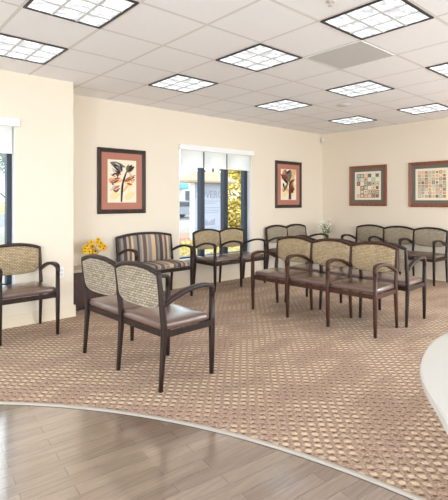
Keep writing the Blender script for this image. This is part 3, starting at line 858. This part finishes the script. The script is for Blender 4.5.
def leaves(bm, c, rx, ry, rz, n, s, rn, shell=.45):
    for _ in range(n):
        while True:
            d = Vector((rn.gauss(0, 1), rn.gauss(0, 1), rn.gauss(0, 1)))
            if d.length > .01: break
        d.normalize(); k = shell+(1-shell)*rn.random()**.7
        k *= 1+.13*math.sin(d.x*5+c[0])+.1*math.sin(d.z*7+c[1])
        p = Vector((c[0]+d.x*rx*k, c[1]+d.y*ry*k, c[2]+d.z*rz*k))
        a = Vector((rn.gauss(0, 1), rn.gauss(0, 1), rn.gauss(0, 1))).normalized(); b = a.orthogonal().normalized(); q = s*rn.uniform(.6, 1.3)
        vs = [bm.verts.new(p+v) for v in (a*q, b*q*.5, -a*q, -b*q*.5)]
        bm.faces.new(vs)

def tree(name, label, cat, x, y, trunk, crowns, n, s, mt, seed, group=None):
    r = empty(name, label, cat, (x, y, GZ), 0, group); rn = random.Random(seed)
    bm = bmesh.new()
    for c in crowns: leaves(bm, c[:3], c[3], c[4], c[5], n, s, rn)
    link('foliage', bm, mt, r)
    bm = bmesh.new(); h = trunk[1]; tube(bm, [(0, 0, 0), (.03, .02, h*.4), (0, .05, h)], [trunk[0], trunk[0]*.8, trunk[0]*.4], 8)
    for k in range(7):
        t = rn.uniform(0, 2*PI); z0 = h*rn.uniform(.35, .9); L = h*.35
        tube(bm, [(0, 0, z0), (L*.5*math.cos(t), L*.5*math.sin(t), z0+L*.4), (L*math.cos(t), L*math.sin(t), z0+L*.7)], [trunk[0]*.4, trunk[0]*.25, trunk[0]*.08], 6)
    link('trunk', bm, M['bark'], r, smooth=True)
    return r
M['bark'] = flat('bark', (104,92,82), .9, bump=.4, bscale=12)
M['yel'] = leaf_mat('yellow foliage', (196,170,72), (232,212,110), (242,228,150))
M['conif'] = leaf_mat('grey green foliage', (96,112,104), (140,156,140), (176,188,172))
M['grn'] = leaf_mat('green foliage', (84,108,60), (120,142,80), (160,176,110))
tree('yellow_tree', 'dense yellow-leaved tree seen through the right pane of the window', 'tree', 11.2, 9.7, (.12, 2.6), [(0, 0, 1.5, 1.35, 1.0, 1.6), (.2, .1, 3.4, 1.25, 1.0, 1.3), (.3, 0, .8, 1.35, 1.0, .9)], 6500, .08, M['yel'], 5)
for k, (x, y, sc) in enumerate(((1.0, 10.5, 1.0), (3.6, 14.5, 1.2), (-2.0, 12.0, 1.0))):
    tree('tree', ('grey green tree outside the window at the left edge', 'farther grey green tree hidden beyond the left wall', 'grey green tree outside beyond the left window, out of the photo')[k], 'tree', x, y, (.13*sc, 3.0*sc),
         [(0, 0, 3.3*sc, 1.6*sc, 1.5*sc, 1.5*sc), (-.7, 0, 2.5*sc, .9, .9, .6)], 1100, .09, M['conif'], 11+k)
tree('tree', 'green tree far across the road left of the sign', 'tree', 27.5, 40, (.25, 4.5), [(0, 0, 5.5, 2.6, 2.4, 2.4)], 1500, .22, M['grn'], 21)
tree('tree', 'thin tree whose branch hangs over the sign roof', 'tree', 13.6, 14.2, (.16, 3.6), [(-1.6, -.5, 4.0, .8, .6, .4)], 160, .08, M['conif'], 22)
for k, (x, w) in enumerate(((2.75, .30), (3.5, .33), (4.3, .32), (5.1, .34))):
    r = empty('low_shrub', ('low orange yellow shrub outside, seen between striped chair and window unit', 'low yellow shrub outside, behind the left chair of the window unit', 'low yellow shrub outside, behind the right chair of the window unit', 'low yellow shrub outside, beyond the right window edge')[k], 'shrub', (x, 3.35, GZ), 0, 'low shrubs under the window'); rn = random.Random(40+k)
    bm = bmesh.new(); leaves(bm, (0, 0, .36), w, .36, .36, 1300, .03, rn, .3); link('foliage', bm, M['yel'] if k else leaf_mat('orange yellow foliage', (150,160,50), (226,190,70), (236,170,90)), r)
    bm = bmesh.new()
    for q in range(6):
        t = q*1.05; tube(bm, [(.03*math.cos(t), .03*math.sin(t), 0), (.22*math.cos(t), .18*math.sin(t), .4)], [.01, .004], 5)
    link('stems', bm, M['bark'], r)
struct('ground_path', B(2, 17, 9.3, 12.2, GZ, GZ+.012), flat('pinkish brick paving', (178,136,118), .9, bscale=18, var=.2))
pl = struct('ground_planter', B(6.2, 9.6, 7.4, 8.6, GZ, GZ+.16), flat('pinkish brick edging', (166,118,98), .9, bscale=20, var=.15))

# monument sign with a small roof
sg = empty('outdoor_sign', 'grey blue monument sign with a shingled roof cap outside the window', 'sign', (7.93, 8.0, GZ+.16), 0)
pm = flat('pale blue grey sign panel', (172,178,194), .6); tm = flat('sign lettering grey', (146,150,168), .6); rm = flat('tan roof shingles', (176,156,134), .9, bscale=10, var=.15)
link('sign_panel', B(-.63, .66, -.05, .05, .03, 1.84), pm, sg, bevel=.01)
for x in (-.66, .70): link('post', B(x-.05, x+.05, -.07, .07, 0, 1.86), M['white'], sg, bevel=.006)
bm = bmesh.new(); loft(bm, [[(-1.02, -.42, 1.86), (.98, -.42, 1.86), (.98, .42, 1.86), (-1.02, .42, 1.86)], [(-1.02, -.42, 1.92), (.98, -.42, 1.92), (.98, .42, 1.92), (-1.02, .42, 1.92)], [(-.55, -.02, 2.24), (.6, -.02, 2.24), (.6, .02, 2.24), (-.55, .02, 2.24)]])
link('roof_cap', bm, rm, sg)
fc = bpy.data.curves.new('lettering', 'FONT'); fc.body = 'COVERO'; fc.size = .36; fc.extrude = .006; fc.align_x = 'CENTER'
fo = bpy.data.objects.new('lettering_source', fc); col.objects.link(fo)
dg = bpy.context.evaluated_depsgraph_get(); me = bpy.data.meshes.new_from_object(fo.evaluated_get(dg)); bpy.data.objects.remove(fo)
me.materials.clear(); me.materials.append(tm); lo = bpy.data.objects.new('lettering', me); col.objects.link(lo); lo.parent = sg; lo.location = (0.02, -.058, 1.36); lo.rotation_euler = (PI/2, 0, 0); lo.scale = (.88, 1, 1)
bm = bmesh.new()
for z, a, b in ((1.24, -.5, .5), (1.17, -.42, .3), (1.02, -.5, .52), (.93, -.36, .5), (.86, -.3, .44)):
    box(bm, a, b, -.056, -.05, z, z+.022)
link('text_lines', bm, tm, sg)
bm = bmesh.new(); rn = random.Random(2)
for k in range(7):
    x = -.22+k*.075; box(bm, x, x+.055, -.058, -.05, .44, .44+(.12, .2, .15, .11, .17, .19, .23)[k])
link('emblem', bm, tm, sg)

# building and car across the road
bd = empty('shop_building', 'far white building with blue awning across the road', 'building', (33.5, 47, GZ))
link('walls', B(-6, 6, 0, 8, 0, 5.2), flat('white render', (238,236,230), .8), bd)
link('awning', B(-6.2, 3.0, -1.4, 0, 3.0, 3.9), flat('light blue awning', (120,190,220), .6), bd, bevel=.2)
for x in (-4.6, -2.6, -.6, 1.6, 4.0): link('window', B(x-.65, x+.65, -.06, 0, .9, 2.8), flat('dark window', (70,84,92), .2), bd)
cr = empty('parked_car', 'grey car on the road far outside the left window pane', 'car', (19.3, 25.2, GZ+.02), .1)
bm = bmesh.new(); loft(bm, [[(x, y, z) for x, z in ((-2.1,.3), (2.1,.3), (2.15,.75), (1.3,.9), (.7,1.38), (-1.0,1.42), (-1.7,.95), (-2.15,.85))] for y in (-.85, .85)])
link('body', bm, flat('grey car paint', (140,146,158), .3, coat=.5), cr, bevel=.06)
link('windows', B(-.95, .6, -.87, .87, .93, 1.28), flat('car glass', (60,66,76), .1), cr)
for x in (-1.3, 1.3):
    for y in (-.8, .8):
        bm = bmesh.new(); tube(bm, [(x, y-.1, .33), (x, y+.1, .33)], .33, 18); link('wheel', bm, M['black'], cr)

# ------------------------------------------------------------------ light
w = bpy.data.worlds.new('sky'); scene.world = w; w.use_nodes = True; nt = w.node_tree
bg = nt.nodes['Background']; bg.inputs['Color'].default_value = (.86, .93, 1.0, 1); bg.inputs['Strength'].default_value = 2.9
tc = nt.nodes.new('ShaderNodeTexCoord'); n = nt.nodes.new('ShaderNodeTexNoise'); n.inputs['Scale'].default_value = 2.5; nt.links.new(tc.outputs['Generated'], n.inputs['Vector'])
nt.links.new(ramp(nt, n.outputs['Fac'], [(.35, (.74, .87, 1, 1)), (.6, (.95, .98, 1, 1))]), bg.inputs['Color'])

vs = scene.view_settings; scene.display_settings.display_device = 'sRGB'
vs.view_transform = 'Standard'; vs.look = 'None'; vs.gamma = 1; vs.use_curve_mapping = False; vs.exposure = 0.27
